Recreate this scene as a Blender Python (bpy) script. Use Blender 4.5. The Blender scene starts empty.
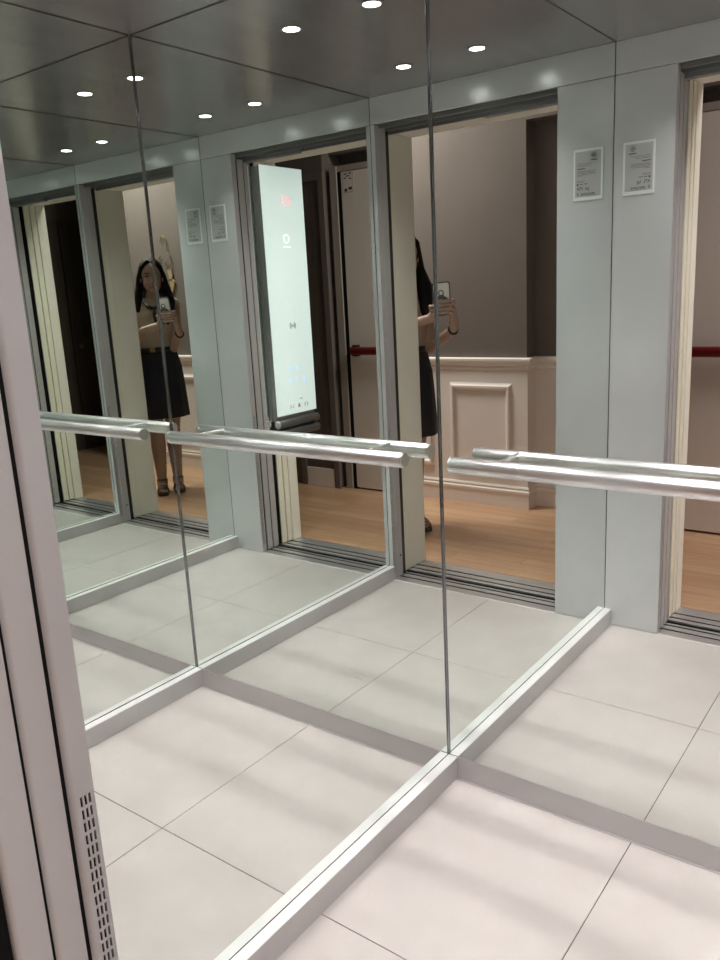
import bpy, bmesh, math, random
from mathutils import Vector, Matrix
random.seed(7)
S = bpy.context.scene
C = S.collection
PI = math.pi

# ------------------------------------------------------------------ dimensions of the lift car (metres)
W, D, H = 1.0441, 1.2214, 2.1306        # inside width, depth, height
HB = 2.0243                             # underside of the header band
SK, SKD = 0.0666, 0.0275                # skirting height, depth
OX0, OX1 = 0.2095, 1.022                 # door opening

# ------------------------------------------------------------------ materials
def mat(name, col=(.5, .5, .5), rough=.5, metal=0., coat=0., emit=None, estr=0., spec=.5, sheen=0.):
    m = bpy.data.materials.new(name); m.use_nodes = True
    b = m.node_tree.nodes['Principled BSDF']
    b.inputs['Base Color'].default_value = (*col, 1)
    b.inputs['Roughness'].default_value = rough
    b.inputs['Metallic'].default_value = metal
    b.inputs['Coat Weight'].default_value = coat
    b.inputs['Specular IOR Level'].default_value = spec
    b.inputs['Sheen Weight'].default_value = sheen
    if emit:
        b.inputs['Emission Color'].default_value = (*emit, 1)
        b.inputs['Emission Strength'].default_value = estr
    return m

def mottle(m, c1, c2, scale=(6, 6, 6), detail=4., rough=None, bump=0., lo=.35, hi=.65):
    nt = m.node_tree; N, L = nt.nodes, nt.links
    b = N['Principled BSDF']
    tc = N.new('ShaderNodeTexCoord'); mp = N.new('ShaderNodeMapping')
    mp.inputs['Scale'].default_value = scale
    nz = N.new('ShaderNodeTexNoise'); nz.inputs['Scale'].default_value = 1.; nz.inputs['Detail'].default_value = detail
    rp = N.new('ShaderNodeValToRGB')
    rp.color_ramp.elements[0].position = lo; rp.color_ramp.elements[1].position = hi
    rp.color_ramp.elements[0].color = (*c1, 1); rp.color_ramp.elements[1].color = (*c2, 1)
    L.new(tc.outputs['Object'], mp.inputs['Vector']); L.new(mp.outputs['Vector'], nz.inputs['Vector'])
    L.new(nz.outputs['Fac'], rp.inputs['Fac']); L.new(rp.outputs['Color'], b.inputs['Base Color'])
    if bump:
        bp = N.new('ShaderNodeBump'); bp.inputs['Strength'].default_value = bump; bp.inputs['Distance'].default_value = .002
        L.new(nz.outputs['Fac'], bp.inputs['Height']); L.new(bp.outputs['Normal'], b.inputs['Normal'])
    return m

def mirror_mat(name, col):
    m = bpy.data.materials.new(name); m.use_nodes = True
    nt = m.node_tree; nt.nodes.clear()
    g = nt.nodes.new('ShaderNodeBsdfGlossy'); g.inputs['Color'].default_value = (*col, 1); g.inputs['Roughness'].default_value = 0.
    o = nt.nodes.new('ShaderNodeOutputMaterial'); nt.links.new(g.outputs[0], o.inputs[0])
    return m

M = {}
M['mirror'] = mirror_mat('mirror_glass', (.872, .908, .886))
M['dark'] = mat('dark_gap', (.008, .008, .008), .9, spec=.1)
M['backing'] = mat('wall_backing', (.05, .05, .05), .7)
M['tile'] = mottle(mat('porcelain_tile', rough=.42), (.555, .505, .485), (.60, .55, .53), (7, 7, 7), 8., lo=.3, hi=.7)
M['grout'] = mat('tile_grout', (.10, .085, .075), .9)
M['steel'] = mottle(mat('satin_grey_panel', rough=.24, metal=.28), (.68, .69, .71), (.71, .72, .74), (3, 3, 3), 2.)
M['jamb'] = mottle(mat('painted_grey_metal', rough=.42, metal=.15), (.455, .428, .438), (.485, .458, .468), (4, 4, 2), 2.)
M['ceil'] = mottle(mat('dark_satin_steel', rough=.27, metal=.65), (.37, .35, .365), (.41, .39, .405), (14, 2, 2), 3.)
M['alu'] = mottle(mat('satin_aluminium', rough=.45, metal=.3), (.54, .515, .52), (.57, .545, .55), (3, 3, 3), 2.)
M['ledge'] = mat('pale_lit_metal', (.86, .85, .85), .4, .1)  # pale metal; on the skirting tops it carries lamp light in its colour
M['alu_sill'] = mottle(mat('ribbed_sill_aluminium', rough=.35, metal=.7), (.60, .585, .59), (.66, .645, .65), (3, 90, 3), 2.)
M['chrome'] = mat('brushed_steel_tube', (.76, .75, .755), .30, .9)
M['bead'] = mat('polished_corner_bead', (.27, .27, .28), .12, 1.)
M['cream'] = mottle(mat('cream_lacquer', rough=.35, coat=.2), (.80, .745, .62), (.84, .785, .66), (3, 3, 3), 2.)
M['cream2'] = mottle(mat('cream_paint', rough=.5), (.78, .73, .65), (.82, .77, .69), (3, 3, 3), 2.)
M['taupe'] = mottle(mat('taupe_wall_paint', rough=.75), (.145, .120, .108), (.160, .133, .119), (3, 3, 3), 5., bump=.05)
M['white'] = mottle(mat('white_wainscot_paint', rough=.5), (.84, .77, .73), (.87, .80, .76), (3, 3, 3), 3.)
M['doorwhite'] = mottle(mat('pale_door_paint', rough=.5), (.74, .66, .62), (.78, .70, .66), (3, 3, 1), 3.)
M['frametaupe'] = mottle(mat('taupe_door_frame', rough=.5), (.36, .31, .285), (.40, .345, .315), (3, 3, 1), 3.)
M['darkbrown'] = mottle(mat('dark_brown_door_shade', rough=.45), (.09, .07, .058), (.12, .095, .08), (30, 30, 2), 4.)  # brown of the end door; on the pier panel it stands for shade
M['plaster'] = mat('landing_ceiling_paint', (.6, .56, .52), .8)
M['red'] = mat('red_push_bar_plastic', (.22, .012, .015), .4)
M['blackplastic'] = mat('black_plastic', (.02, .02, .02), .4)
M['ring'] = mat('downlight_ring', (.55, .55, .55), .25, 1.)
M['lens'] = mat('downlight_lens', (.9, .9, .9), .3, emit=(1, .97, .93), estr=22.)
M['glassface'] = mat('backlit_white_glass', (.80, .88, .86), .08, coat=.4, emit=(.86, 1., .98), estr=.44)
M['glassedge'] = mat('grey_green_glass_edge', (.22, .27, .26), .15)
M['copbody'] = mat('panel_body_grey', (.30, .31, .31), .35, .7)
M['tube'] = mat('dark_grey_tube', (.15, .145, .14), .38, .7)
M['red_led'] = mat('red_display', (.8, .2, .2), .4, emit=(1.25, .55, .60), estr=1.)
M['blue_led'] = mat('blue_lit_digits', (.3, .5, .9), .4, emit=(.38, .68, 1.35), estr=1.)
M['icon'] = mat('grey_icon_print', (.12, .14, .14), .5)
M['icon_white'] = mat('white_logo_print', (.95, .97, .97), .4, emit=(.9, 1, 1), estr=.9)
M['icon_gold'] = mat('amber_icon_print', (.55, .40, .18), .5)
M['plate'] = mat('clear_acrylic_plate', (.80, .82, .81), .2, coat=.3)
M['paper'] = mat('grey_notice_paper', (.50, .50, .50), .15, coat=.6)
M['ink'] = mat('notice_ink', (.05, .05, .05), .5)
M['ink_soft'] = mat('notice_fine_print', (.22, .22, .22), .5)
M['skin'] = mottle(mat('skin', rough=.5), (.42, .275, .215), (.45, .30, .235), (9, 9, 9), 3.)
M['hair'] = mat('black_hair', (.008, .007, .007), .62, spec=.2)
M['blouse'] = mottle(mat('cream_blouse', rough=.8, sheen=.2), (.44, .36, .28), (.49, .41, .33), (12, 12, 12), 3.)
M['navy'] = mottle(mat('navy_skirt', rough=.75), (.008, .009, .018), (.013, .014, .026), (12, 12, 12), 3.)
M['belt'] = mat('black_belt', (.012, .012, .012), .4)
M['lip'] = mat('lip', (.34, .13, .115), .5)
M['eyewhite'] = mat('eye_white', (.50, .46, .43), .3)
M['eye'] = mat('dark_eye', (.02, .015, .012), .25)
M['sole'] = mat('sandal_sole', (.05, .04, .035), .6)
M['strap'] = mat('sandal_strap', (.10, .075, .06), .5)
M['strapband'] = mat('dark_bracelet', (.03, .022, .018), .35)
M['phonewhite'] = mat('white_phone_back', (.88, .87, .86), .18, coat=.5)
M['phonerim'] = mat('dark_phone_bumper', (.045, .028, .030), .45)
M['screen'] = mat('phone_screen', (.02, .02, .025), .1)
M['gold'] = mat('gold_wire', (.30, .21, .085), .4, .6)
M['goldpale'] = mat('pale_gold_inlay', (.36, .28, .14), .6)

def wood_mat():
    m = mat('oak_floor_boards', rough=.38); nt = m.node_tree; N, L = nt.nodes, nt.links
    b = N['Principled BSDF']
    tc = N.new('ShaderNodeTexCoord')
    br = N.new('ShaderNodeTexBrick'); br.offset = .37; br.inputs['Scale'].default_value = 1.
    br.inputs['Brick Width'].default_value = .95; br.inputs['Row Height'].default_value = .09
    br.inputs['Mortar Size'].default_value = .0012; br.inputs['Bias'].default_value = 0.
    br.inputs['Color1'].default_value = (.53, .325, .20, 1); br.inputs['Color2'].default_value = (.63, .405, .26, 1)
    br.inputs['Mortar'].default_value = (.30, .15, .07, 1)
    L.new(tc.outputs['Object'], br.inputs['Vector'])
    mp = N.new('ShaderNodeMapping'); mp.inputs['Scale'].default_value = (2.2, 26, 1)
    nz = N.new('ShaderNodeTexNoise'); nz.inputs['Scale'].default_value = 1.; nz.inputs['Detail'].default_value = 6.
    L.new(tc.outputs['Object'], mp.inputs['Vector']); L.new(mp.outputs['Vector'], nz.inputs['Vector'])
    mx = N.new('ShaderNodeMixRGB'); mx.blend_type = 'MULTIPLY'; mx.inputs['Fac'].default_value = .55
    rp = N.new('ShaderNodeValToRGB'); rp.color_ramp.elements[0].position = .3; rp.color_ramp.elements[1].position = .7
    rp.color_ramp.elements[0].color = (.72, .66, .60, 1); rp.color_ramp.elements[1].color = (1.12, 1.1, 1.08, 1)
    L.new(nz.outputs['Fac'], rp.inputs['Fac']); L.new(br.outputs['Color'], mx.inputs['Color1']); L.new(rp.outputs['Color'], mx.inputs['Color2'])
    L.new(mx.outputs['Color'], b.inputs['Base Color'])
    return m
M['wood'] = wood_mat()

# ------------------------------------------------------------------ mesh helpers
def NB(): return bmesh.new()

def box(bm, x0, x1, y0, y1, z0, z1, bev=0., seg=2):
    b = NB()
    bmesh.ops.create_cube(b, size=1.)
    for v in b.verts:
        v.co = Vector(((x0 + x1) / 2 + v.co.x * (x1 - x0), (y0 + y1) / 2 + v.co.y * (y1 - y0), (z0 + z1) / 2 + v.co.z * (z1 - z0)))
    if bev: bmesh.ops.bevel(b, geom=b.edges[:], offset=bev, segments=seg, affect='EDGES', profile=.5)
    merge(bm, b)

def merge(bm, b, mtx=None):
    mp = {}
    for v in b.verts: mp[v] = bm.verts.new(mtx @ v.co if mtx else v.co)
    for f in b.faces:
        try:
            g = bm.faces.new([mp[v] for v in f.verts]); g.smooth = f.smooth
        except ValueError: pass
    b.free()

def prism(bm, prof, axis, a, b_, smooth=False):
    """extrude a closed 2-D outline along an axis ('x': prof=(y,z), 'y': prof=(x,z), 'z': prof=(x,y))"""
    def P(u, v, w): return {'x': (w, u, v), 'y': (u, w, v), 'z': (u, v, w)}[axis]
    r0 = [bm.verts.new(P(u, v, a)) for u, v in prof]; r1 = [bm.verts.new(P(u, v, b_)) for u, v in prof]
    n = len(prof)
    for i in range(n):
        f = bm.faces.new((r0[i], r0[(i + 1) % n], r1[(i + 1) % n], r1[i])); f.smooth = smooth
    bm.faces.new(r0[::-1]); bm.faces.new(r1)

def frame_of(t):
    t = t.normalized(); a = Vector((0, 0, 1)) if abs(t.z) < .9 else Vector((1, 0, 0))
    u = t.cross(a).normalized(); return u, t.cross(u).normalized()

def tube(bm, pts, rad, n=14, cap=True, closed=False):
    pts = [Vector(p) for p in pts]
    if not hasattr(rad, '__len__'): rad = [rad] * len(pts)
    rings = []; u = None
    for i, p in enumerate(pts):
        if closed: t = pts[(i + 1) % len(pts)] - pts[i - 1]
        else: t = pts[min(i + 1, len(pts) - 1)] - pts[max(i - 1, 0)]
        t.normalize()
        if u is None: u, v = frame_of(t)
        else:
            u = (u - t * u.dot(t)).normalized(); v = t.cross(u)
        rings.append([bm.verts.new(p + (u * math.cos(k * 2 * PI / n) + v * math.sin(k * 2 * PI / n)) * rad[i]) for k in range(n)])
    m = len(rings)
    for i in range(m if closed else m - 1):
        A, B = rings[i], rings[(i + 1) % m]
        for k in range(n):
            f = bm.faces.new((A[k], A[(k + 1) % n], B[(k + 1) % n], B[k])); f.smooth = True
    if cap and not closed:
        bm.faces.new(rings[0][::-1]); bm.faces.new(rings[-1])

def rod(bm, a, b, r, n=32, ch=.002):
    a, b = Vector(a), Vector(b); t = (b - a).normalized()
    tube(bm, [a, a + t * ch * .3, a + t * ch, b - t * ch, b - t * ch * .3, b], [r - ch, r - ch * .3, r, r, r - ch * .3, r - ch], n)

def lathe(bm, c, axis, prof, n=32):
    c = Vector(c); axis = Vector(axis).normalized(); u, v = frame_of(axis); rings = []
    for r, h in prof:
        rings.append([bm.verts.new(c + axis * h + (u * math.cos(k * 2 * PI / n) + v * math.sin(k * 2 * PI / n)) * max(r, 1e-5)) for k in range(n)])
    for A, B in zip(rings, rings[1:]):
        for k in range(n):
            f = bm.faces.new((A[k], A[(k + 1) % n], B[(k + 1) % n], B[k])); f.smooth = True

def ball(bm, c, r, seg=20, mtx=None):
    b = NB(); bmesh.ops.create_uvsphere(b, u_segments=seg, v_segments=seg // 2 + 2, radius=1.)
    r = (r, r, r) if not hasattr(r, '__len__') else r
    for f in b.faces: f.smooth = True
    m = Matrix.Translation(Vector(c)) @ (mtx if mtx else Matrix()) @ Matrix.Diagonal((*r, 1))
    merge(bm, b, m)

def obj(name, bm, m, parent=None, recalc=True):
    if recalc: bmesh.ops.recalc_face_normals(bm, faces=bm.faces[:])
    me = bpy.data.meshes.new(name); bm.to_mesh(me); bm.free()
    me.materials.append(M[m] if isinstance(m, str) else m)
    o = bpy.data.objects.new(name, me); C.objects.link(o)
    if parent:
        o.parent = parent; o.matrix_parent_inverse = Matrix.Translation(-parent.location)
    return o

def tag(o, label=None, cat=None, group=None, kind=None):
    if label: o['label'] = label
    if cat: o['category'] = cat
    if group: o['group'] = group
    if kind: o['kind'] = kind
    return o

def thing(name, loc, label, cat, group=None):
    o = bpy.data.objects.new(name, None); o.empty_display_size = .05; C.objects.link(o); o.location = loc
    return tag(o, label, cat, group)

def struct(name, bm, m, label, cat, parent=None):
    o = obj(name, bm, m, parent)
    if not parent: tag(o, label, cat, kind='structure')
    return o

def text_mesh(name, s, size, m, loc, rot, parent, align='LEFT', ext=.0003):
    cu = bpy.data.curves.new(name, 'FONT'); cu.body = s; cu.size = size; cu.align_x = align; cu.extrude = ext
    t = bpy.data.objects.new(name, cu); C.objects.link(t)
    dg = bpy.context.evaluated_depsgraph_get(); me = bpy.data.meshes.new_from_object(t.evaluated_get(dg))
    bpy.data.objects.remove(t); bpy.data.curves.remove(cu)
    me.transform(Matrix.Translation(loc) @ rot.to_4x4()); me.materials.clear(); me.materials.append(M[m])
    bm = NB(); bm.from_mesh(me); bpy.data.meshes.remove(me)
    return obj(name, bm, m, parent)

# ------------------------------------------------------------------ car floor
bm = NB()
GX, GY, g = .5175, -.6066, .0011
for xa, xb in ((SKD * .5, GX - g), (GX + g, W - SKD * .5)):
    for ya, yb in ((-D, GY - g), (GY + g, -.001)):
        box(bm, xa, xb, ya, yb, -.012, 0., .0006, 1)
fl = struct('floor', bm, 'tile', 'beige porcelain tile floor of the lift car, four large tiles with thin dark joints', 'floor')
bm = NB(); box(bm, -.02, W + .02, -D, .02, -.03, -.0015)
obj('grout', bm, 'grout', fl)

# ------------------------------------------------------------------ walls behind the mirrors
bm = NB(); box(bm, -.04, -.0045, -D, .04, -.03, H + .03)
struct('wall_left', bm, 'backing', 'dark backing wall behind the mirror on the door-jamb side of the lift', 'wall')
bm = NB(); box(bm, -.0045, W + .0045, .0045, .04, -.03, H + .03)
struct('wall_back', bm, 'backing', 'dark backing wall behind the mirror that carries the handrail', 'wall')
bm = NB(); box(bm, W + .0045, W + .04, -D, .04, -.03, H + .03)
struct('wall_right', bm, 'backing', 'dark backing wall behind the mirror that carries the control panel', 'wall')

# mirrors: 4 mm sheets, real reflecting glass
def mirror(name, dims, label):
    bm = NB(); box(bm, *dims); return tag(obj(name, bm, 'mirror'), label, 'mirror')
mirror('wall_mirror', (-.0042, 0, -D + .0012, -.0035, SK + .0026, H - .0025), 'tall frameless mirror without a rail, on the wall between the door jamb and the corner')
mirror('wall_mirror', (.0035, W - .0035, 0, .0042, SK + .0016, H - .0025), 'wide frameless mirror behind the steel handrail on the back wall')
mirror('wall_mirror', (W, W + .0042, -D + .0012, -.0035, SK + .0026, H - .0025), 'frameless mirror on the wall behind the lit control panel, seen only by reflection')

# skirtings
def skirt(name, dims, label, bev=.0012):
    x0, x1, y0, y1, z0, z1 = dims
    bm = NB(); box(bm, x0, x1, y0, y1, z0, z1 - .0022, bev * .5, 1); o = struct(name, bm, 'alu', label, 'skirting')
    bm = NB(); box(bm, x0, x1 + .0004 * (name[-4:] == 'left'), y0, y1, z1 - .0021, z1, .0006, 2); obj('ledge_top_lit', bm, 'ledge', o)  # lamp light on the skirting top put into a paler cap
skirt('baseboard_left', (-.0044, SKD, -D + .001, -.0005, .0008, SK), 'thick aluminium skirting ledge under the mirror between door jamb and corner')
skirt('baseboard_right', (W - SKD, W + .0044, -D + .001, -.0005, .0008, SK), 'thick aluminium skirting ledge under the control panel mirror')
for nm, xa, xb, side in (('trim_8', -.0042, .0002, 'jamb-side'), ('trim_9', W - .0002, W + .0042, 'control panel')):
    bm = NB(); box(bm, xa, xb, -D + .0015, -.0005, SK + .0001, SK + .0024); struct(nm, bm, 'dark', 'thin dark sealing line between skirting ledge and ' + side + ' mirror', 'trim')
bm = NB(); box(bm, SKD, W - SKD, -.0012, .0044, .0008, SK, .0004, 1)
struct('baseboard_back', bm, 'alu', 'flush aluminium skirting strip under the handrail mirror', 'skirting')
bm = NB(); box(bm, SKD + .001, W - SKD - .001, -.0075, -.0014, .0002, .0022, .0006, 1)
struct('trim_1', bm, 'alu', 'thin sealing bead where the floor meets the back wall skirting', 'trim')
bm = NB(); rod(bm, (.0020, -.0020, SK + .001), (.0020, -.0020, H - .001), .0024, 12, .0005)
struct('trim_2', bm, 'bead', 'slim polished bead in the corner of the two mirrors, left end of the handrail', 'trim')
bm = NB(); rod(bm, (W - .0020, -.0020, SK + .001), (W - .0020, -.0020, H - .001), .0024, 12, .0005)
struct('trim_3', bm, 'bead', 'slim polished bead in the far corner beside the control panel mirror', 'trim')

# ------------------------------------------------------------------ ceiling and its four downlights
bm = NB(); box(bm, -.003, W + .003, -D, .003, H, H + .03)
struct('ceiling', bm, 'ceil', 'dark satin steel ceiling of the lift with four downlights', 'ceiling')
spots = [(.372, -.312, 'downlight nearest the corner of the two front mirrors'),
         (.672, -.312, 'downlight nearest the handrail and the control panel wall'),
         (.372, -.925, 'downlight nearest the notice plate beside the door'),
         (.672, -.925, 'downlight over the doorway on the control panel side')]
ring_me = lens_me = None
for i, (x, y, lab) in enumerate(spots):
    t = thing('ceiling_downlight', (x, y, H), 'small round white ' + lab, 'light', 'downlights in the lift ceiling')
    if ring_me is None:
        bm = NB(); lathe(bm, (0, 0, 0), (0, 0, -1), [(.0255, .0002), (.034, .0002), (.0352, .0012), (.034, .0026), (.0275, .0030), (.0255, .0022), (.0255, .0002)])
        r_ = obj('ring', bm, 'ring'); ring_me = r_.data
        bm = NB(); lathe(bm, (0, 0, 0), (0, 0, -1), [(.0255, .0008), (.0240, .0020), (.015, .0030), (0, .0034)])
        l_ = obj('lens', bm, 'lens'); lens_me = l_.data
    else:
        r_ = bpy.data.objects.new('ring', ring_me); C.objects.link(r_)
        l_ = bpy.data.objects.new('lens', lens_me); C.objects.link(l_)
    r_.parent = t; l_.parent = t
    ld = bpy.data.lights.new('downlight_lamp', 'AREA'); ld.shape = 'DISK'; ld.size = .046; ld.energy = 1.74
    ld.color = (1., .945, .94); ld.spread = math.radians(108)
    lo = bpy.data.objects.new('downlight_lamp', ld); C.objects.link(lo); lo.location = (x, y, H - .006)

# ------------------------------------------------------------------ front wall: notice panel, header band, closing post
bm = NB(); T0 = -D
box(bm, .0012, OX0 - .0005, T0 - .0045, T0, .001, HB - .001, .0008, 1)
box(bm, .0012, W - .0012, T0 - .010, T0, HB + .001, H - .0005, .0008, 1)
box(bm, OX1 + .0005, W - .0012, T0 - .0045, T0, .001, HB - .001, .0008, 1)
wf = struct('wall_front', bm, 'steel', 'satin grey metal front wall of the lift around the doorway', 'wall')
bm = NB()
box(bm, -.02, OX0 - .012, T0 - .030, T0 - .0105, -.02, H + .03); box(bm, OX1 + .012, W + .03, T0 - .030, T0 - .0105, -.02, H + .03)
box(bm, OX0 - .012, OX1 + .012, T0 - .022, T0 - .0105, HB + .012, H + .03)
obj('backing', bm, 'dark', wf)
bm = NB()
box(bm, -.03, W + .03, T0 - .16, T0 - .022, 2.042, H + .03)
dg_ = struct('trim_7', bm, 'dark', 'dark door gear box above the doorway', 'door gear')
# hanger rails in the door head
bm = NB()
box(bm, OX0 - .1, W + .02, -1.262, -1.256, 2.012, 2.042); box(bm, OX0 - .1, W + .02, -1.306, -1.300, 2.006, 2.042)
box(bm, OX0 - .1, W + .02, -1.352, -1.343, 1.999, 2.042); box(bm, OX0 - .1, .56, -1.342, -1.310, 1.990, 2.030, .002, 1)
M['track'] = mat('dark_track_metal', (.27, .27, .28), .45, .4); obj('door_track', bm, 'track', dg_)

VZ0, PITCH, NROW = .044, .01845, 38
def perforated(bm, x, depth, ys, z_lo, z_hi, cols, sgn):
    """sheet in the plane x with rows of upright slots cut right through; sgn = side the sheet faces"""
    hw = .0016
    yb = [ys[0]]
    for c in cols: yb += [c + hw, c - hw]
    yb += [ys[1]]
    zb = [z_lo]
    for k in range(NROW): zb += [VZ0 + k * PITCH, VZ0 + k * PITCH + .0142]
    zb += [z_hi]
    V = {}
    def P(i, j, d):
        if (i, j, d) not in V: V[i, j, d] = bm.verts.new((x - sgn * d, yb[i], zb[j]))
        return V[i, j, d]
    for i in range(len(yb) - 1):
        for j in range(len(zb) - 1):
            if i % 2 == 1 and j % 2 == 1:
                for (a, b_) in (((i, j), (i + 1, j)), ((i + 1, j), (i + 1, j + 1)), ((i + 1, j + 1), (i, j + 1)), ((i, j + 1), (i, j))):
                    bm.faces.new((P(*a, 0), P(*b_, 0), P(*b_, depth), P(*a, depth)))
            else:
                bm.faces.new((P(i, j, 0), P(i + 1, j, 0), P(i + 1, j + 1, 0), P(i, j + 1, 0)))

def bend(x, y0, sx, r, n=8, depth=.03):
    """folded edge: from (x, y0) rounding away by radius r then running back `depth`; outline points in x,y"""
    return [(x - sx * (r - r * math.cos(a)), y0 - r * math.sin(a)) for a in [k * PI / 2 / n for k in range(n + 1)]] + [(x - sx * depth, y0 - r)]

def sheet(bm, prof, z0, z1, smooth=True):
    A = [bm.verts.new((x, y, z0)) for x, y in prof]; B = [bm.verts.new((x, y, z1)) for x, y in prof]
    for i in range(len(prof) - 1):
        f = bm.faces.new((A[i], A[i + 1], B[i + 1], B[i])); f.smooth = smooth

# slotted jamb on the pocket side (the big post in front of the camera)
bm = NB()
perforated(bm, OX0, .0018, (T0 - .0004, -1.2490), .001, HB - .001, (-1.2290, -1.2352, -1.2414), 1)
sheet(bm, bend(OX0, -1.2490, 1, .0080), .001, HB - .001)
sheet(bm, [(OX0 - .012, T0 - .0004), (OX0, T0 - .0004)], .001, HB - .001)
pj = tag(obj('door_jamb', bm, 'jamb', recalc=False), 'pinkish grey metal jamb post with rows of small upright vent slots, at the doorway edge', 'door jamb')
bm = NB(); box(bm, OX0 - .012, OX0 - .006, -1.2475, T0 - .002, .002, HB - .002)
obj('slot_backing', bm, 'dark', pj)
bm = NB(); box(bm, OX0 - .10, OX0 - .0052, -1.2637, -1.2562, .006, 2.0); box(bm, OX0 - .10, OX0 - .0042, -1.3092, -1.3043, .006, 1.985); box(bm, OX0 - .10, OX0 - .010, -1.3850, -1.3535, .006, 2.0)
obj('groove_shade_fill', bm, 'dark', pj)  # solid dark fillers standing for the shade deep in the door grooves
# closing jamb on the other side
bm = NB()
perforated(bm, OX1, .0018, (T0 - .0004, -1.252), .001, HB - .001, (-1.2295, -1.2357, -1.2419), -1)
sheet(bm, [(OX1, -1.252), (OX1, -1.2545), (OX1 + .002, -1.2552), (OX1 + .002, -1.2565), (OX1, -1.2572), (OX1, -1.300), (OX1 + .02, -1.300)], .001, HB - .001, False)
cj = tag(obj('door_jamb', bm, 'jamb', recalc=False), 'grey metal closing jamb with vent slots beside the control panel wall, seen only by reflection', 'door jamb')
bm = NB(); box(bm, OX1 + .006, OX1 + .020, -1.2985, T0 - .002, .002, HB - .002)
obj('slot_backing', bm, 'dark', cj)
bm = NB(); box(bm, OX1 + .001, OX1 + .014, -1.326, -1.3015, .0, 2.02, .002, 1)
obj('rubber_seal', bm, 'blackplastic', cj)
bm = NB(); lathe(bm, (OX1, -1.283, .105), (-1, 0, 0), [(0, .0016), (.004, .0014), (.005, 0)], 16)
obj('screw', bm, 'dark', cj)

# sliding panels parked in the pocket, leading edges showing
def slider(name, y0, y1, r, m, label, z1, cat, x=OX0):
    bm = NB()
    prof = [(-.27, y0), (x - .0012, y0), (x, y0 - .0012)] + bend(x, y1 + r, 1, r)[:-1] + [(-.27, y1)]
    prism(bm, prof, 'z', .006, z1)
    return tag(obj(name, bm, m), label, cat)
slider('lift_door_panel', -1.2640, -1.3050, .0065, 'jamb', 'grey sliding lift door leaf parked next to the vent-slotted jamb, its folded edge showing', 2.004, 'lift door')
slider('lift_door_panel', -1.3095, -1.3530, .0065, 'jamb', 'outer grey sliding lift door leaf at the photo edge, furthest from the vent slots', 1.988, 'lift door')
slider('landing_door_panel', -1.386, -1.4255, .003, 'cream', 'cream landing door leaf nearest the lift, parked open', 2.006, 'lift door', OX0 - .004)
slider('landing_door_panel', -1.4315, -1.4680, .003, 'cream', 'cream landing door leaf nearest the corridor, parked open', 2.006, 'lift door', OX0 - .002)

# sills
def sill(y0, y1, grooves, label, x0, x1):
    bm = NB(); ys = [y0]
    for gy in grooves: ys += [gy + .0075, gy - .0075]
    ys += [y1]
    for k in range(0, len(ys), 2): box(bm, x0, x1, ys[k + 1], ys[k], -.020, -.0005, .0006, 1)
    t = tag(obj('door_sill', bm, 'alu_sill'), label, 'door sill')
    bm = NB(); [box(bm, x0, x1, gy - .0072, gy + .0072, -.0205, -.0035) for gy in grooves]; obj('sill_groove_shade', bm, 'dark', t)  # dark fill near the groove top, shade of the deep groove made solid
    return t
sill(T0 - .0035, -1.346, (-1.284, -1.328), 'ribbed aluminium lift sill with two dark door grooves, lift side of the gap', -.20, W + .03)
sill(-1.381, -1.535, (-1.412, -1.4605), 'ribbed aluminium landing sill with two dark door grooves, corridor side of the gap', -.20, W + .03)
bm = NB(); box(bm, OX0 - .0, OX1, T0 - .0032, T0 + .0030, -.0002, .0014, .0005, 1)
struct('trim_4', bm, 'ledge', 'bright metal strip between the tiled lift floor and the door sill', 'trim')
bm = NB(); box(bm, -.2, W + .03, -1.3808, -1.3462, -.12, -.008)
struct('trim_5', bm, 'dark', 'dark filler standing for the shade in the gap between lift sill and landing sill', 'gap')  # dark block set high in the gap to stand for its shade

# ------------------------------------------------------------------ handrail
RX0, RX1, RY, RZ, RR = .0669, .9775, -.0632, .9209, .0205
t = thing('handrail', ((RX0 + RX1) / 2, -.001, RZ), 'brushed steel tube handrail across the back mirror', 'handrail')
bm = NB(); rod(bm, (RX0 + .004, RY, RZ), (RX1 - .004, RY, RZ), RR, 40, .001); obj('tube', bm, 'chrome', t)
for xa, xb in ((RX0, RX0 + .004), (RX1 - .004, RX1)):
    bm = NB(); rod(bm, (xa, RY, RZ), (xb, RY, RZ), RR - .0006, 40, .0015); obj('end_cap', bm, 'chrome', t)
for x in (.193, W - .193):
    bm = NB(); rod(bm, (x, .0, RZ + .012), (x, RY + .006, RZ + .012), .0060, 20, .0008)
    obj('bracket', bm, 'chrome', t)

# ------------------------------------------------------------------ notice plate on the front panel
NX0, NX1, NZ0, NZ1 = .0352, .1455, 1.6262, 1.8012
t = thing('notice_plate', ((NX0 + NX1) / 2, T0, (NZ0 + NZ1) / 2), 'small upright load notice in a clear plate reading 475 kg, on the grey front panel', 'sign')
bm = NB(); box(bm, NX0, NX1, T0 + .0004, T0 + .0040, NZ0, NZ1, .0008, 2); obj('plate', bm, 'plate', t)
bm = NB(); box(bm, NX0 + .008, NX1 - .007, T0 + .0041, T0 + .0046, NZ0 + .012, NZ1 - .008); obj('paper', bm, 'paper', t)
RT = Matrix.Rotation(PI, 3, 'Z') @ Matrix.Rotation(PI / 2, 3, 'X')
YT = T0 + .0048
xl = NX1 - .014                       # reader's left margin
text_mesh('lettering', '475  kg', .0155, 'ink', Vector((xl, YT, NZ0 + .036)), RT, t)
text_mesh('lettering', '6  persone', .0155, 'ink', Vector((xl, YT, NZ0 + .018)), RT, t)
bm = NB()
def line(xa, ln, z, h=.0016): box(bm, xl - xa - ln, xl - xa, YT - .0001, YT + .0003, z, z + h)
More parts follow.
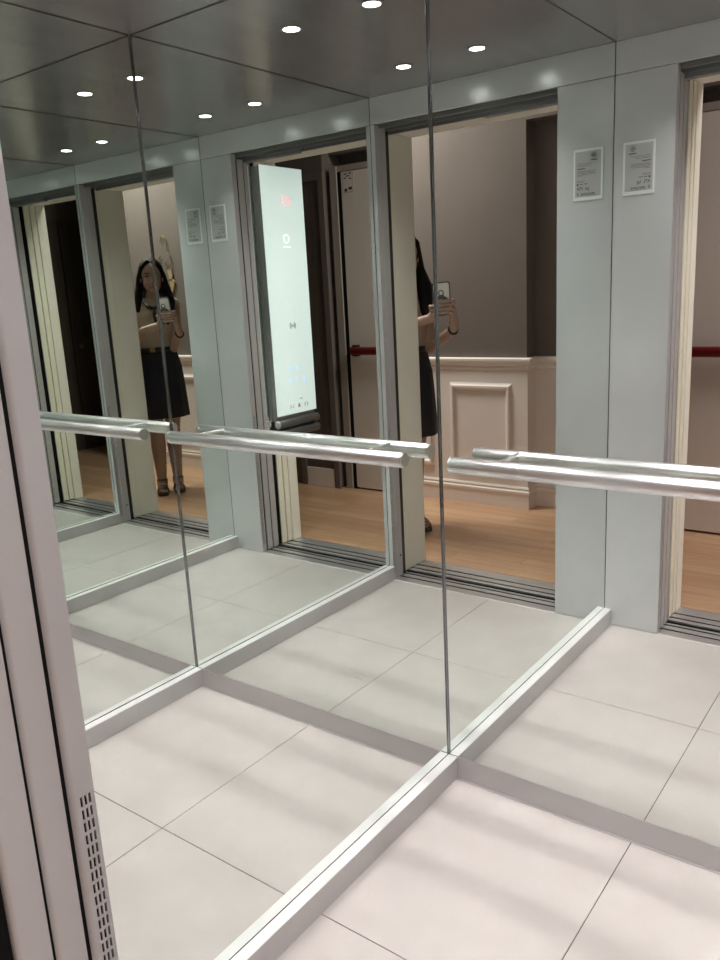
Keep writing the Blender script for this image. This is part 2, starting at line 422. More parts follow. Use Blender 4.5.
for z, segs in ((1.752, [(.0, .022), (.026, .030), (.060, .012)]), (1.7475, [(.0, .034), (.037, .02)]), (1.7430, [(0, .05)]),
                (1.7260, [(.0, .07)]), (1.7220, [(.0, .066)]), (1.7180, [(.0, .071)]), (1.7140, [(.0, .05), (.053, .015)]), (1.7100, [(.0, .026)]),
                (1.6930, [(.0, .03)]), (1.6890, [(.0, .026)]), (NZ0 + .0145, [(.03, .045)])):
    for a, b_ in segs: line(a, b_, z)
obj('fine_lettering', bm, 'ink_soft', t)
bm = NB()
line(.050, .026, 1.7600, .0030); line(.0, .030, 1.7335, .0028); line(.0, .006, 1.6785, .006); line(.010, .012, 1.6815, .002); line(.026, .014, 1.6815, .002)
obj('heading_lettering', bm, 'ink', t)
bm = NB()
tube(bm, [(xl - .062 + .0085 * math.cos(a), YT, 1.7775 + .0085 * math.sin(a)) for a in [k * 2 * PI / 24 for k in range(24)]], .0007, 6, closed=True)
for q in (-.0045, .0, .0045): tube(bm, [(xl - .062 - .006 + abs(q) * .3, YT, 1.7775 + q), (xl - .062 + .006 - abs(q) * .3, YT, 1.7775 + q * .4)], .0008, 6)
obj('round_logo', bm, 'ink', t)

# ------------------------------------------------------------------ control panel on the right wall (lit white glass)
PX, PY0, PY1, PZ0, PZ1 = W - .028, -.7235, -.4905, .8960, 1.8055
t = thing('control_panel', (W, (PY0 + PY1) / 2, (PZ0 + PZ1) / 2), 'tall lit white glass lift control panel with blue floor digits and two dark tubes below', 'control panel')
bm = NB(); box(bm, PX, PX + .0015, PY0 + .001, PY1 - .001, PZ0 + .001, PZ1 - .001, .0004, 1); obj('glass_face', bm, 'glassface', t)
bm = NB(); box(bm, PX + .0016, PX + .0075, PY0, PY1, PZ0, PZ1, .0008, 1); obj('glass_edge', bm, 'glassedge', t)
bm = NB(); box(bm, PX + .0078, W - .0005, PY0 + .006, PY1 - .006, PZ0 - .02, PZ1 - .004, .001, 1); obj('body', bm, 'copbody', t)
bm = NB(); box(bm, W - .020, W - .0005, PY0 + .008, PY1 - .004, .800, PZ0 - .0205); obj('tube_bracket', bm, 'blackplastic', t)
for z in (.8665, .8265):
    bm = NB(); rod(bm, (PX + .002, PY0 - .002, z), (PX + .002, PY1 - .002, z), .0160, 28, .0012); o = obj('support_tube', bm, 'tube', t)
    bm = NB(); lathe(bm, (PX + .002, PY1 - .0019, z), (0, 1, 0), [(.0155, -.001), (.0155, .0012), (.0085, .0012), (.0075, .0002), (.0035, .0002), (.003, .0018), (0, .0020)], 24); obj('end_ring', bm, 'alu', o)
RC = Matrix.Rotation(-PI / 2, 3, 'Z') @ Matrix.Rotation(PI / 2, 3, 'X')
XT = PX - .0004
def cop_text(name, s, size, m, y, z): return text_mesh(name, s, size, m, Vector((XT, y, z)), RC, t, 'CENTER')
PYC = (PY0 + PY1) / 2
cop_text('floor_number', '3', .050, 'red_led', PYC + .000, 1.671)
bm = NB()
for k in range(3):
    for j in range(3 - k): 
        for s in ((1,) if j == 0 else (1, -1)): box(bm, XT - .0003, XT + .0003, PYC - .027 - .008 * k, PYC - .021 - .008 * k, 1.687 + s * j * .008 - .003, 1.687 + s * j * .008 + .003)
obj('direction_arrow', bm, 'red_led', t)
bm = NB()
tube(bm, [(XT, PYC - .004 + .015 * math.cos(a), 1.552 + .015 * math.sin(a)) for a in [k * 2 * PI / 28 for k in range(28)]], .0016, 6, closed=True)
box(bm, XT - .0003, XT + .0003, PYC - .004 - .022, PYC - .004 + .022, 1.5215, 1.5250); obj('round_logo', bm, 'icon_white', t)
bm = NB()
for r, a0, a1 in ((.0090, -.8, .8), (.0155, -.85, .85)):
    for s in (1, -1): tube(bm, [(XT, PYC - .006 + s * r * math.cos(a), 1.233 + r * math.sin(a)) for a in [a0 + (a1 - a0) * k / 8 for k in range(9)]], .0013, 6)
ball(bm, (XT, PYC - .006, 1.233), (.0008, .0036, .0036), 12); obj('contactless_symbol', bm, 'icon', t)
for s, y, z in (('3', .022, 1.063), ('4', -.018, 1.063), ('0', .026, 1.017), ('1', -.014, 1.017), ('2', -.054, 1.017)):
    cop_text('floor_digit', s, .028, 'blue_led', PYC + y, z)
bm = NB(); zi = .926
for s in (1, -1):
    tube(bm, [(XT, PYC + .030 + s * .010, zi + .007), (XT, PYC + .030 + s * .004, zi), (XT, PYC + .030 + s * .010, zi - .007)], .0011, 6)
obj('door_close_symbol', bm, 'icon', t)
bm = NB()
for s in (1, -1):
    tube(bm, [(XT, PYC - .055 + s * .004, zi + .007), (XT, PYC - .055 + s * .011, zi), (XT, PYC - .055 + s * .004, zi - .007)], .0011, 6)
box(bm, XT - .0003, XT + .0003, PYC - .035, PYC - .020, zi + .024, zi + .0265)
obj('door_open_symbol', bm, 'icon', t)
bm = NB(); prism(bm, [(PYC - .012 + u, zi + v) for u, v in ((-.008, -.007), (-.006, -.004), (-.005, .004), (-.002, .008), (.002, .008), (.005, .004), (.006, -.004), (.008, -.007))], 'x', XT - .0003, XT + .0003)
obj('bell_symbol', bm, 'icon_gold', t)

# ------------------------------------------------------------------ landing outside the doorway
LX0, LX1, LC = -1.485, 2.75, 3.05
bm = NB(); box(bm, LX0 - .1, LX1 + .1, -3.6, -1.5355, -.03, 0.)
struct('floor_landing', bm, 'wood', 'warm oak board floor of the landing outside the lift', 'floor')
bm = NB(); box(bm, LX0 - .1, LX1 + .1, -3.6, -1.52, LC, LC + .05)
struct('ceiling_landing', bm, 'plaster', 'plain landing ceiling', 'ceiling')
bm = NB()
WY = -2.63
box(bm, .995, LX1 + .1, WY - .2, WY, .0, LC)                     # projecting bay
box(bm, -.30, .995, WY - .2, WY, 2.215, LC)                      # lintel over the recess
box(bm, -.30, .995, -2.9, -2.74, .0, 2.215)                     # recess back
box(bm, -.70, -.30, -2.85, -2.555, .0, LC)                      # pier left of the exit door
box(bm, LX0 - .1, -.70, -3.6, -3.3, .0, LC)                     # corridor end
wl = struct('wall_landing', bm, 'taupe', 'taupe painted landing wall with a recess, above the white wainscot', 'wall')
bm = NB()
box(bm, LX0 - .1, LX0, -3.6, -1.5, 0, LC)
struct('wall_side', bm, 'taupe', 'taupe side wall at the dark end of the landing', 'wall')
bm = NB(); box(bm, LX1, LX1 + .1, -3.0, -1.5, 0, LC)
struct('wall_end', bm, 'taupe', 'taupe end wall of the landing beyond the person', 'wall')
bm = NB()
JX0, JX1, LH = OX0, 1.042, 2.010
box(bm, LX0 - .1, JX0 - .05, -1.54, -1.5355, 0, LC); box(bm, JX1 + .05, LX1 + .1, -1.54, -1.5355, 0, LC); box(bm, JX0 - .05, JX1 + .05, -1.54, -1.5355, LH + .05, LC)
struct('wall_lift', bm, 'taupe', 'taupe landing wall around the lift doorway', 'wall')
bm = NB()
box(bm, JX0 - .3, JX0, -1.5405, -1.472, 0.0005, LH - .0005, .003, 2)
box(bm, JX1, JX1 + .15, -1.5405, -1.386, 0.0005, LH - .0005, .003, 2)
box(bm, JX0 - .3, JX1 + .15, -1.5405, -1.386, LH, LH + .09, .003, 2)
dl = struct('door_1', bm, 'cream2', 'cream painted landing door frame around the lift doorway', 'door frame')
bm = NB(); box(bm, OX1 + .013, OX1 + .13, -1.385, -1.3275, .0005, LH, .005, 3); obj('strike_post', bm, 'cream', dl)

# wainscot, chair rail, baseboard following the plan of the wall
def run(prof, path, close=False):
    """sweep a (out, z) profile along plan points, mitred; `out` is to the left of travel"""
    bm = NB(); n = len(path); rings = []
    for i, p in enumerate(path):
        p = Vector(p)
        d0 = (p - Vector(path[i - 1])).normalized() if i else None
        d1 = (Vector(path[i + 1]) - p).normalized() if i < n - 1 else None
        nrm = lambda d: Vector((-d.y, d.x))
        if d0 is None: o = nrm(d1)
        elif d1 is None: o = nrm(d0)
        else:
            a, b_ = nrm(d0), nrm(d1); o = (a + b_) / (1 + a.dot(b_))
        rings.append([bm.verts.new((p.x + o.x * u, p.y + o.y * u, z)) for u, z in prof])
    m = len(prof)
    for A, B in zip(rings, rings[1:]):
        for k in range(m): bm.faces.new((A[k], A[(k + 1) % m], B[(k + 1) % m], B[k]))
    bm.faces.new(rings[0][::-1]); bm.faces.new(rings[-1])
    return bm
path = [(.79, -2.74), (.995, -2.74), (.995, WY), (LX1, WY)]
wain = struct('trim_6', run([(0, .10), (.008, .10), (.008, .86), (0, .86)], path), 'white', 'white panelled wainscot along the landing wall', 'wainscot')
obj('chair_rail', run([(0, .845), (.014, .845), (.018, .855), (.014, .866), (.018, .872), (.030, .886), (.034, .900), (.034, .912), (.022, .918), (0, .918)], path), 'white', wain)
struct('baseboard_landing', run([(0, 0), (.018, 0), (.018, .088), (.024, .094), (.024, .106), (.014, .116), (.019, .124), (.014, .134), (0, .138)], path), 'white', 'moulded white baseboard of the landing wall', 'baseboard')
def panel_frame(x0, x1, z0, z1):
    bm = NB(); y = WY + .008
    prof = [(0, 0), (.012, .006), (.018, .018), (.030, .018), (.040, .006), (.046, 0)]
    cs = [(x0, z0, 1, 1), (x1, z0, -1, 1), (x1, z1, -1, -1), (x0, z1, 1, -1)]
    rings = [[bm.verts.new((cx + sx * u, y + v, cz + sz * u)) for u, v in prof] for cx, cz, sx, sz in cs]
    for i in range(4):
        A, B = rings[i], rings[(i + 1) % 4]
        for k in range(len(prof) - 1): bm.faces.new((A[k], A[k + 1], B[k + 1], B[k]))
    obj('panel_moulding', bm, 'white', wain)
panel_frame(1.085, 1.517, .215, .765); panel_frame(1.640, 2.072, .215, .765); panel_frame(2.215, 2.60, .215, .765)

# exit door with red push bar, in a pale steel frame
bm = NB(); box(bm, -.262, -.205, -2.739, -2.578, 0, 2.135, .002, 1); box(bm, .733, .790, -2.739, -2.578, 0, 2.135, .002, 1); box(bm, -.2045, .7325, -2.739, -2.588, 2.098, 2.135, .002, 1)
ed = struct('door_2', bm, 'frametaupe', 'pale steel exit door and frame with a red push bar, across the landing', 'door')
bm = NB(); box(bm, -.178, .731, -2.640, -2.590, .012, 2.094, .002, 1); obj('door_leaf', bm, 'doorwhite', ed)
bm = NB(); box(bm, -.2045, -.1785, -2.69, -2.588, .0, 2.0975); obj('shadow_gap', bm, 'dark', ed)
bm = NB(); tube(bm, [(-.135, -2.555, .962), (-.130, -2.545, .962), (.68, -2.545, .962), (.685, -2.555, .962)], [.012, .027, .027, .012], 20)
pb = obj('push_bar', bm, 'red', ed); pb['label'] = 'dark red horizontal push bar'
bm = NB(); box(bm, -.128, -.09, -2.59, -2.545, .925, 1.0, .004, 2); box(bm, .64, .68, -2.59, -2.545, .925, 1.0, .004, 2); obj('bar_mount', bm, 'blackplastic', pb)
t = thing('safety_notice', (-.118, -2.589, 2.03), 'small paper notice stuck high on the pale exit door, near its hinge gap', 'sign')
bm = NB(); box(bm, -.160, -.076, -2.5895, -2.588, 1.962, 2.090); obj('paper', bm, 'doorwhite', t)
bm = NB()
for x0, x1, z in ((-.15, -.125, 2.075), (-.115, -.09, 2.078), (-.135, -.105, 2.062), (-.152, -.135, 2.050), (-.110, -.09, 2.045)): box(bm, x0, x1, -2.588, -2.5876, z, z + .007)
box(bm, -.150, -.128, -2.588, -2.5876, 1.972, 1.990); box(bm, -.118, -.088, -2.588, -2.5876, 1.982, 1.998); box(bm, -.158, -.078, -2.588, -2.5878, 1.966, 1.968); box(bm, -.079, -.077, -2.588, -2.5878, 1.966, 2.087)
obj('print', bm, 'ink', t)

# pier wall panel with its shade put into a darker colour, and the dark end door
bm = NB(); box(bm, -.5845, -.3355, -2.5548, -2.545, .1355, 2.06, .001, 1)
dp = struct('wall_pier_panel', bm, 'darkbrown', 'framed taupe wall panel, shade put into its darker brown, on the pier beside the exit door', 'door')
bm = NB(); box(bm, -.3345, -.285, -2.5548, -2.535, 0, 2.11, .003, 2); box(bm, -.635, -.5855, -2.5548, -2.535, 0, 2.11, .003, 2); box(bm, -.585, -.335, -2.5548, -2.535, 2.0605, 2.11, .003, 2); obj('casing', bm, 'taupe', dp)
bm = NB(); box(bm, -.5845, -.3355, -2.5548, -2.538, 0, .135, .003, 2); obj('kick_board', bm, 'white', dp)
bm = NB(); box(bm, LX0, LX0 + .02, -3.25, -2.25, 0, 2.1, .002, 1); 
dd = struct('door_4', bm, 'darkbrown', 'dark brown door with a small knob at the dim end of the landing', 'door')
bm = NB(); box(bm, LX0 + .0205, LX0 + .024, -2.742, -2.736, 0, 2.1); obj('door_gap', bm, 'dark', dd)
bm = NB(); ball(bm, (LX0 + .06, -2.80, .98), .026); rod(bm, (LX0 + .02, -2.80, .98), (LX0 + .05, -2.80, .98), .010, 12); obj('knob', bm, 'gold', dd)

# gold wire butterfly on the wall behind the person
t = thing('wall_ornament', (1.98, WY, 1.70), 'gold wire butterfly ornament hung on the taupe landing wall behind the person', 'ornament')
def wire(pts, nm='wire', m='gold', r=.0035):
    P = [Vector((x, WY + .012, z)) for x, z in pts]; out = []
    for i in range(len(P) - 1):
        p0, p1, p2, p3 = P[max(i - 1, 0)], P[i], P[i + 1], P[min(i + 2, len(P) - 1)]
        for k in range(6):
            s = k / 6; out.append(.5 * ((2 * p1) + (p2 - p0) * s + (2 * p0 - 5 * p1 + 4 * p2 - p3) * s * s + (3 * p1 - p0 - 3 * p2 + p3) * s ** 3))
    out.append(P[-1]); bm = NB(); tube(bm, out, r, 8); obj(nm, bm, m, t)
wire([(2.03, 1.80), (2.02, 1.835), (1.985, 1.845), (1.962, 1.81), (1.958, 1.76), (1.962, 1.73), (1.935, 1.70), (1.925, 1.65), (1.935, 1.615), (1.975, 1.60)])
wire([(1.975, 1.655), (1.99, 1.64), (2.0, 1.62)])
wire([(2.05, 1.62), (2.06, 1.65), (2.065, 1.68), (2.04, 1.70)])
wire([(1.93, 1.585), (1.922, 1.54), (1.932, 1.515), (1.90, 1.49), (1.92, 1.44), (1.945, 1.40), (1.955, 1.37)])
wire([(1.99, 1.50), (1.96, 1.515), (1.932, 1.515)])
for poly in ([(1.985, 1.585), (1.935, 1.59), (1.926, 1.54), (1.935, 1.52), (1.965, 1.518)], [(1.97, 1.505), (1.935, 1.508), (1.91, 1.49), (1.93, 1.44), (1.955, 1.40)], [(2.10, 1.64), (2.07, 1.66), (2.055, 1.63), (2.07, 1.60), (2.10, 1.60)]):
    bm = NB(); prism(bm, poly, 'y', WY + .006, WY + .010); obj('inlay', bm, 'goldpale', t)

# ------------------------------------------------------------------ camera pose (needed for the phone)
yaw, pitch, roll = .6514, .2322, -.0528
CAM = Vector((1.0555, -1.7307, 1.35))
fw = Vector((-math.sin(yaw) * math.cos(pitch), math.cos(yaw) * math.cos(pitch), -math.sin(pitch)))
rt = Vector((math.cos(yaw), math.sin(yaw), 0)); up = rt.cross(fw)
c_, s_ = math.cos(roll), math.sin(roll)
rt, up = c_ * rt + s_ * up, -s_ * rt + c_ * up
cd = bpy.data.cameras.new('camera'); cam = bpy.data.objects.new('camera', cd); C.objects.link(cam)
cam.matrix_world = Matrix(((rt.x, up.x, -fw.x, CAM.x), (rt.y, up.y, -fw.y, CAM.y), (rt.z, up.z, -fw.z, CAM.z), (0, 0, 0, 1)))
cd.sensor_fit = 'VERTICAL'; cd.sensor_height = 24.; cd.lens = 799.716 / 960 * 24.; cd.clip_start = .008
S.camera = cam

# ------------------------------------------------------------------ phone held at the camera's place
PC = CAM - rt * .0275 - up * .0655 - fw * .0105
PM = Matrix(((rt.x, up.x, fw.x, PC.x), (rt.y, up.y, fw.y, PC.y), (rt.z, up.z, fw.z, PC.z), (0, 0, 0, 1)))
def ph(a, b, c): return PM @ Vector((a, b, c))
def rrect(w, h, r, n=6):
    P = []
    for cx, cy, a0 in ((w - r, h - r, 0), (-w + r, h - r, PI / 2), (-w + r, -h + r, PI), (w - r, -h + r, 1.5 * PI)):
        P += [(cx + r * math.cos(a0 + k * PI / 2 / n), cy + r * math.sin(a0 + k * PI / 2 / n)) for k in range(n + 1)]
    return P
t = thing('smartphone', ph(0, 0, 0), 'white backed smartphone in a dark bumper held up in both hands', 'phone')
def phone_part(nm, prof, z0, z1, m):
    bm = NB(); prism(bm, prof, 'z', z0, z1); bmesh.ops.transform(bm, matrix=PM, verts=bm.verts[:]); return obj(nm, bm, m, t)
phone_part('bumper', rrect(.0440, .0840, .013), -.0046, .0046, 'phonerim')
phone_part('back_cover', rrect(.0385, .0785, .010), .0046, .0050, 'phonewhite')
phone_part('screen', rrect(.0375, .0775, .009), -.0050, -.0046, 'screen')
bm = NB(); lathe(bm, (0.0275, .0655, .0048), (0, 0, 1), [(.0062, 0), (.0062, .0012), (.0046, .0014), (.0040, .0008), (0, .0008)], 20); bmesh.ops.transform(bm, matrix=PM, verts=bm.verts[:]); obj('camera_lens', bm, 'blackplastic', t)
bm = NB()   # small dark abstract print on the case
tube(bm, [(.002 + .012 * math.cos(a), .030 + .012 * math.sin(a), .0050) for a in [k * 2 * PI / 20 for k in range(20)]], .0030, 6, closed=True)
for x, y, rx, ry in ((.006, .009, .016, .010), (-.012, .002, .013, .010), (.018, -.002, .010, .010), (-.004, .014, .009, .008), (-.022, .001, .008, .005)): ball(bm, (x, y, .0050), (rx, ry, .0004), 14)
bmesh.ops.transform(bm, matrix=PM, verts=bm.verts[:]); obj('case_print', bm, 'icon', t)

# ------------------------------------------------------------------ the person (standing just behind the camera, seen in the mirrors)
O = Vector((1.43, -1.985, 0)); fd = Vector((-.78, .626, 0)).normalized(); lf = Vector((-fd.y, fd.x, 0))
def q(s, f, z): return O + lf * s + fd * f + Vector((0, 0, z))
BR = Matrix(((lf.x, fd.x, 0, 0), (lf.y, fd.y, 0, 0), (0, 0, 1, 0), (0, 0, 0, 1)))
def loft(bm, secs, n=28, cap=True, fold=0., nf=11):
    """stacked ellipses (s, f, z, rs, rf)"""
    rings = []
    for i, (s, f, z, rs, rf) in enumerate(secs):
        w = fold * i / max(1, len(secs) - 1)
        rings.append([bm.verts.new(q(s + rs * math.cos(a) * (1 + w * math.sin(nf * a)), f + rf * math.sin(a) * (1 + w * math.sin(nf * a)), z)) for a in [k * 2 * PI / n for k in range(n)]])
    for A, B in zip(rings, rings[1:]):
        for k in range(n):
            fc = bm.faces.new((A[k], A[(k + 1) % n], B[(k + 1) % n], B[k])); fc.smooth = True
    if cap: bm.faces.new(rings[0][::-1]); bm.faces.new(rings[-1])
def limb(bm, pts, rad, n=14):
    tube(bm, pts, rad, n)
    for p, r in zip(pts, rad if hasattr(rad, '__len__') else [rad] * len(pts)): ball(bm, p, r, 14)
def remesh(o, vs, it=4):
    md = o.modifiers.new('surface', 'REMESH'); md.mode = 'VOXEL'; md.voxel_size = vs; md.use_smooth_shade = True
    sm = o.modifiers.new('smooth', 'SMOOTH'); sm.factor = .5; sm.iterations = it

person = thing('person', O, 'woman with long black hair, cream sleeveless top and dark skirt taking a mirror photo', 'person')
bm = NB()
HC = (.015, .035, 1.515)                                            # head centre
HT = BR @ Matrix.Rotation(.12, 4, 'X')
ball(bm, q(HC[0], HC[1] - .012, HC[2] + .025), (.072, .090, .088), 24, HT)      # skull
ball(bm, q(HC[0], HC[1] + .020, HC[2] - .035), (.060, .066, .078), 24, HT)      # face
ball(bm, q(HC[0], HC[1] + .045, HC[2] - .092), (.028, .028, .024), 18, HT)      # chin
ball(bm, q(HC[0], HC[1] + .086, HC[2] - .035), (.011, .014, .016), 14, HT)      # nose tip
limb(bm, [q(HC[0], HC[1] + .074, HC[2] + .002), q(HC[0], HC[1] + .086, HC[2] - .030)], [.007, .010], 10)
for s in (1, -1):
    ball(bm, q(HC[0] + s * .032, HC[1] + .056, HC[2] - .040), (.020, .018, .026), 14, HT)   # cheeks
    ball(bm, q(HC[0] + s * .074, HC[1] - .005, HC[2] - .015), (.008, .018, .028), 12, HT)   # ears
limb(bm, [q(.008, .0, 1.30), q(.010, .008, 1.37), q(.013, .018, 1.44)], [.056, .047, .046], 18)
loft(bm, [(0, .0, .86, .152, .110), (0, .0, .93, .150, .105), (0, .0, 1.03, .118, .088), (0, .004, 1.10, .120, .090), (0, .010, 1.19, .138, .104), (0, .004, 1.27, .150, .092), (0, 0, 1.33, .140, .072), (0, 0, 1.36, .075, .055)])
for s in (1, -1): ball(bm, q(s * .138, .0, 1.325), (.046, .046, .046), 16)
# legs, slightly apart, feet pointing forward
FT = {1: (.052, -.015), -1: (-.062, .035)}
for s in (1, -1):
    fs, ff = FT[s]
    limb(bm, [q(s * .074, 0, .86), q(s * .072, .005, .66), q(fs, ff * .6 + .015, .46), q(fs, ff - .018, .33), q(fs, ff - .010, .18), q(fs, ff, .085), q(fs, ff, .05)],
         [.076, .066, .052, .053, .042, .032, .034], 18)
    limb(bm, [q(fs, ff - .03, .045), q(fs + s * .003, ff + .05, .048), q(fs + s * .008, ff + .115, .036)], [.028, .031, .027], 14)
    for k in range(5):
        u = fs + s * (.031 - .0145 * k) * -1; L_ = .150 - abs(k - .8) * .009
        limb(bm, [q(u + s * .004, ff + .11, .032), q(u + s * .006, ff + L_, .028)], [.0095, .0085 if k else .011], 8)
# arms
ARM = {1: [(.150, 0, 1.325), (.150, .045, 1.19), (.118, .125, 1.03), (.140, .270, 1.090), (.157, .375, 1.138)],
       -1: [(-.150, 0, 1.325), (-.172, .05, 1.19), (-.165, .130, 1.045), (-.120, .265, 1.115), (-.080, .360, 1.168)]}
for s in (1, -1): limb(bm, [q(*p) for p in ARM[s]], [.038, .034, .031, .029, .021], 16)
# hands: palms beside the lower half of the phone, fingers across its back, thumbs on the screen side
for s in (1, -1):
    wr = q(*ARM[s][-1]); e = -s                                      # her left hand is on the -a side of the phone
    b0 = -.020 if s == 1 else -.040
    kn = [ph(e * (.058 - .002 * k), b0 + .006 - .0205 * k, -.008 - .002 * k) for k in range(4)]
    pal = ph(e * .052, b0 - .058, -.020)
    limb(bm, [wr, wr.lerp(pal, .55), pal], [.022, .024, .023], 14)
    ball(bm, pal.lerp(kn[2], .5), (.022, .022, .022), 14)
    LN = [.072, .080, .076, .062]
    for k in range(4):
        b_ = b0 + .006 - .0205 * k; a0 = .058 - .002 * k; L_ = LN[k] * (1. if s == 1 else .62)
        base = pal.lerp(kn[k], .35)
        limb(bm, [base, kn[k], ph(e * a0 * .86, b_ + .003, .0115), ph(e * (a0 - L_ * .55), b_ + .006, .0155), ph(e * (a0 - L_), b_ + .008, .0125)], [.0095, .0086, .0080, .0074, .0064], 10)
    limb(bm, [pal, ph(e * .044, b0 - .012, -.024), ph(e * .030, b0 + .010, -.0185), ph(e * .016, b0 + .022, -.0135)], [.016, .0125, .0105, .0085], 12)
body = obj('body', bm, 'skin', person); remesh(body, .0030, 3)

def eyeparts():
    for s in (1, -1):
        bm = NB(); ball(bm, q(HC[0] + s * .030, HC[1] + .0745, HC[2] + .001), (.0130, .0065, .0056), 14, HT); ey = obj('eye', bm, 'eyewhite', person)
        bm = NB(); ball(bm, q(HC[0] + s * .030 - .001, HC[1] + .0790, HC[2] + .0005), (.0056, .0030, .0054), 14, HT); obj('iris', bm, 'eye', ey)
        bm = NB(); limb(bm, [q(HC[0] + s * (.017 + .0088 * k), HC[1] + .0815 - .0022 * abs(k - 1.2) - .0012 * k, HC[2] + .0058 + (.002 if k in (1, 2) else -.0008)) for k in range(4)], [.0016, .0020, .0020, .0014], 8); obj('eyelash', bm, 'hair', person)
        bm = NB(); limb(bm, [q(HC[0] + s * (.014 + .010 * k), HC[1] + .0815 - .0045 * k, HC[2] + .022 + (0, .0025, .003, .0)[k]) for k in range(4)], [.0022, .0026, .0024, .0014], 8); obj('eyebrow', bm, 'hair', person)
    bm = NB(); ball(bm, q(HC[0], HC[1] + .083, HC[2] - .064), (.019, .007, .0045), 14, HT); ball(bm, q(HC[0], HC[1] + .082, HC[2] - .071), (.016, .007, .005), 14, HT); obj('lips', bm, 'lip', person)
eyeparts()
# hair: long, centre parted, over both shoulders
bm = NB()
ball(bm, q(HC[0], HC[1] - .030, HC[2] + .036), (.086, .092, .096), 24, HT)
ball(bm, q(HC[0], HC[1] - .050, HC[2] - .040), (.088, .075, .10), 20, HT)
limb(bm, [q(HC[0], -.045, 1.47), q(0, -.070, 1.36), q(0, -.100, 1.24), q(0, -.095, 1.13)], [.072, .075, .068, .045], 16)
for s in (1, -1):
    limb(bm, [q(HC[0] + s * .022, HC[1] + .040, HC[2] + .098), q(HC[0] + s * .058, HC[1] + .036, HC[2] + .066), q(HC[0] + s * .083, HC[1] - .006, HC[2] + .0), q(HC[0] + s * .094, HC[1] - .010, 1.43)], [.018, .018, .019, .024], 14)
limb(bm, [q(.109, .020, 1.43), q(.114, .060, 1.35), q(.108, .090, 1.29), q(.100, .105, 1.235), q(.092, .105, 1.20)], [.030, .044, .043, .032, .012], 14)
limb(bm, [q(-.079, .030, 1.43), q(-.088, .040, 1.36), q(-.090, .060, 1.29), q(-.088, .070, 1.24)], [.026, .028, .024, .010], 14)
hair = obj('hair', bm, 'hair', person); remesh(hair, .005, 6)
# clothes
bm = NB()
loft(bm, [(0, .0, 1.000, .128, .098), (0, .002, 1.05, .130, .100), (0, .006, 1.10, .134, .104), (0, .012, 1.19, .150, .116), (0, .006, 1.26, .158, .104), (0, .001, 1.32, .150, .086), (0, .002, 1.352, .100, .070), (.006, .004, 1.372, .068, .060)])
for s in (1, -1): ball(bm, q(s * .138, .0, 1.325), (.050, .052, .050), 16)
top = obj('blouse', bm, 'blouse', person); remesh(top, .005, 4)
bm = NB()
limb(bm, [q(.055, .085, 1.345), q(.03, .118, 1.315), q(.004, .124, 1.300)], [.010, .013, .012], 10); limb(bm, [q(-.050, .085, 1.345), q(-.026, .118, 1.315), q(.004, .124, 1.300)], [.010, .013, .012], 10)
limb(bm, [q(.004, .124, 1.300), q(.012, .134, 1.25), q(.015, .138, 1.20)], [.010, .013, .008], 10)
bow = obj('neck_bow', bm, 'belt', person); bow['label'] = 'dark neck bow'
bm = NB()
loft(bm, [(0, .0, 1.030, .129, .099), (0, .0, .985, .140, .109), (0, .0, .90, .160, .122), (0, .0, .80, .168, .130), (0, .0, .68, .175, .136), (0, .0, .545, .182, .142), (0, .0, .543, .178, .138), (0, .0, .70, .166, .128)], 72, False, .035, 10)
sk = obj('skirt', bm, 'navy', person)
sd = sk.modifiers.new('cloth', 'SOLIDIFY'); sd.thickness = .004
bm = NB(); loft(bm, [(0, 0, 1.008, .139, .108), (0, 0, 1.040, .134, .104)], 40, False)
bl = obj('belt', bm, 'belt', person); sd = bl.modifiers.new('band', 'SOLIDIFY'); sd.thickness = .006
bm = NB(); b_ = NB(); bmesh.ops.create_cube(b_, size=1.); merge(bm, b_, Matrix.Translation(q(-.03, .112, 1.024)) @ BR @ Matrix.Diagonal((.036, .012, .030, 1))); obj('buckle', bm, 'gold', bl)
bm = NB(); w0, w1 = q(*ARM[1][-2]), q(*ARM[1][-1]); tt = (w1 - w0).normalized(); cen = w1 - tt * .012; u_, v_ = frame_of(tt)
tube(bm, [cen + (u_ * math.cos(a) + v_ * math.sin(a)) * .0255 for a in [k * 2 * PI / 28 for k in range(28)]], .0055, 10, closed=True)
obj('bracelet', bm, 'strapband', person)
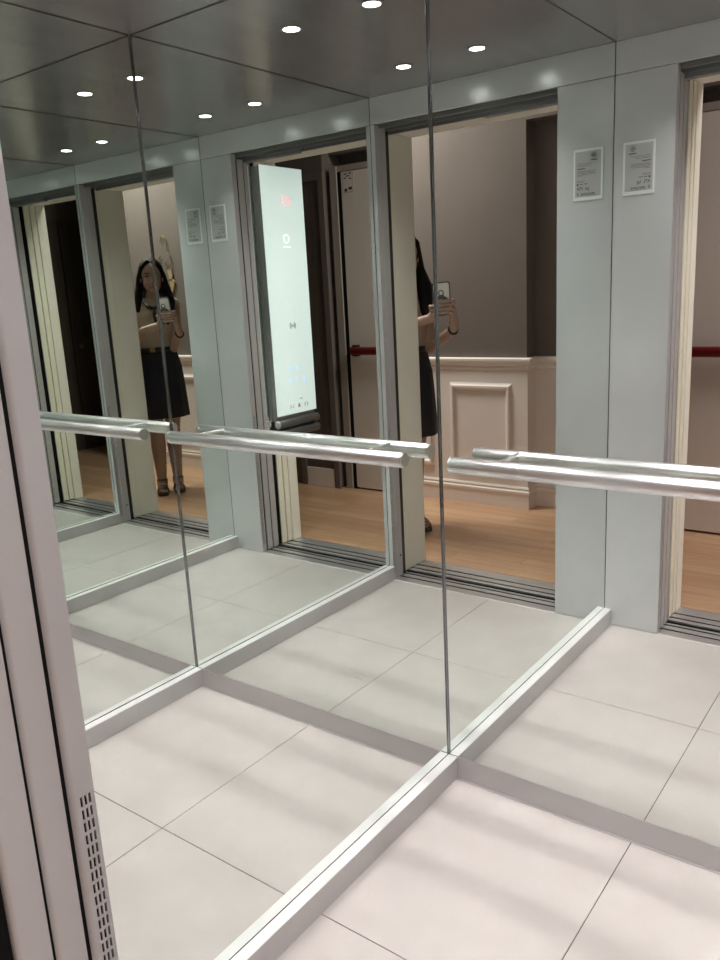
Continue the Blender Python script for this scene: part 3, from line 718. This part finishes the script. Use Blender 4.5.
# sandals
for s in (1, -1):
    fs, ff = FT[s]
    bm = NB()
    out = [(-.026, -.052), (-.012, -.062), (.012, -.062), (.026, -.052), (.031, .0), (.036, .07), (.042, .115), (.036, .150), (.010, .166), (-.020, .160), (-.036, .130), (-.036, .09), (-.027, .03), (-.026, -.01)]
    lo = [bm.verts.new(q(fs + s * x, ff + y, .0015)) for x, y in out]; hi = [bm.verts.new(q(fs + s * x, ff + y, .020)) for x, y in out]
    for i in range(len(out)): bm.faces.new((lo[i], lo[(i + 1) % len(out)], hi[(i + 1) % len(out)], hi[i]))
    bm.faces.new(lo[::-1]); bm.faces.new(hi)
    so = obj('sandal', bm, 'sole', person)
    bm = NB()
    tube(bm, [q(fs + .036 * math.cos(a), ff + .040 * math.sin(a) - .002, .088 + .006 * math.sin(a)) for a in [k * 2 * PI / 24 for k in range(24)]], .0048, 8, closed=True)
    tube(bm, [q(fs + .038 * math.cos(a), ff + .095 + .010 * math.sin(a), .022 + .045 * math.sin(a)) for a in [k * PI / 12 for k in range(13)]], .0060, 8)
    tube(bm, [q(fs + .040 * math.cos(a), ff + .120 + .010 * math.sin(a), .020 + .036 * math.sin(a)) for a in [k * PI / 12 for k in range(13)]], .0050, 8)
    for a in (1, -1): tube(bm, [q(fs + a * .030, ff - .030, .018), q(fs + a * .034, ff - .02, .055), q(fs + a * .034, ff - .004, .088)], .0045, 8)
    obj('strap', bm, 'strap', so)

# ------------------------------------------------------------------ landing light: one soft ceiling lamp further along the corridor
ld = bpy.data.lights.new('landing_lamp', 'AREA'); ld.shape = 'DISK'; ld.size = .8; ld.energy = 84.; ld.color = (1., .91, .86)
lo = bpy.data.objects.new('landing_lamp', ld); C.objects.link(lo); lo.location = (2.25, -2.02, LC - .01)

wd = bpy.data.worlds.new('world'); S.world = wd; wd.use_nodes = True
wd.node_tree.nodes['Background'].inputs['Color'].default_value = (.01, .01, .01, 1)

# ------------------------------------------------------------------ render settings that the runner leaves alone
S.view_settings.view_transform = 'Standard'; S.view_settings.look = 'None'; S.view_settings.gamma = 1.; S.view_settings.use_curve_mapping = False
S.view_settings.exposure = 0.
cy = S.cycles
cy.max_bounces = 20; cy.glossy_bounces = 16; cy.diffuse_bounces = 4; cy.transmission_bounces = 4
cy.caustics_reflective = True; cy.blur_glossy = 0.
cy.use_guiding = True; cy.use_surface_guiding = True; cy.guiding_training_samples = 0
cy.use_adaptive_sampling = False
cy.sample_clamp_indirect = 0.
cy.use_denoising = True
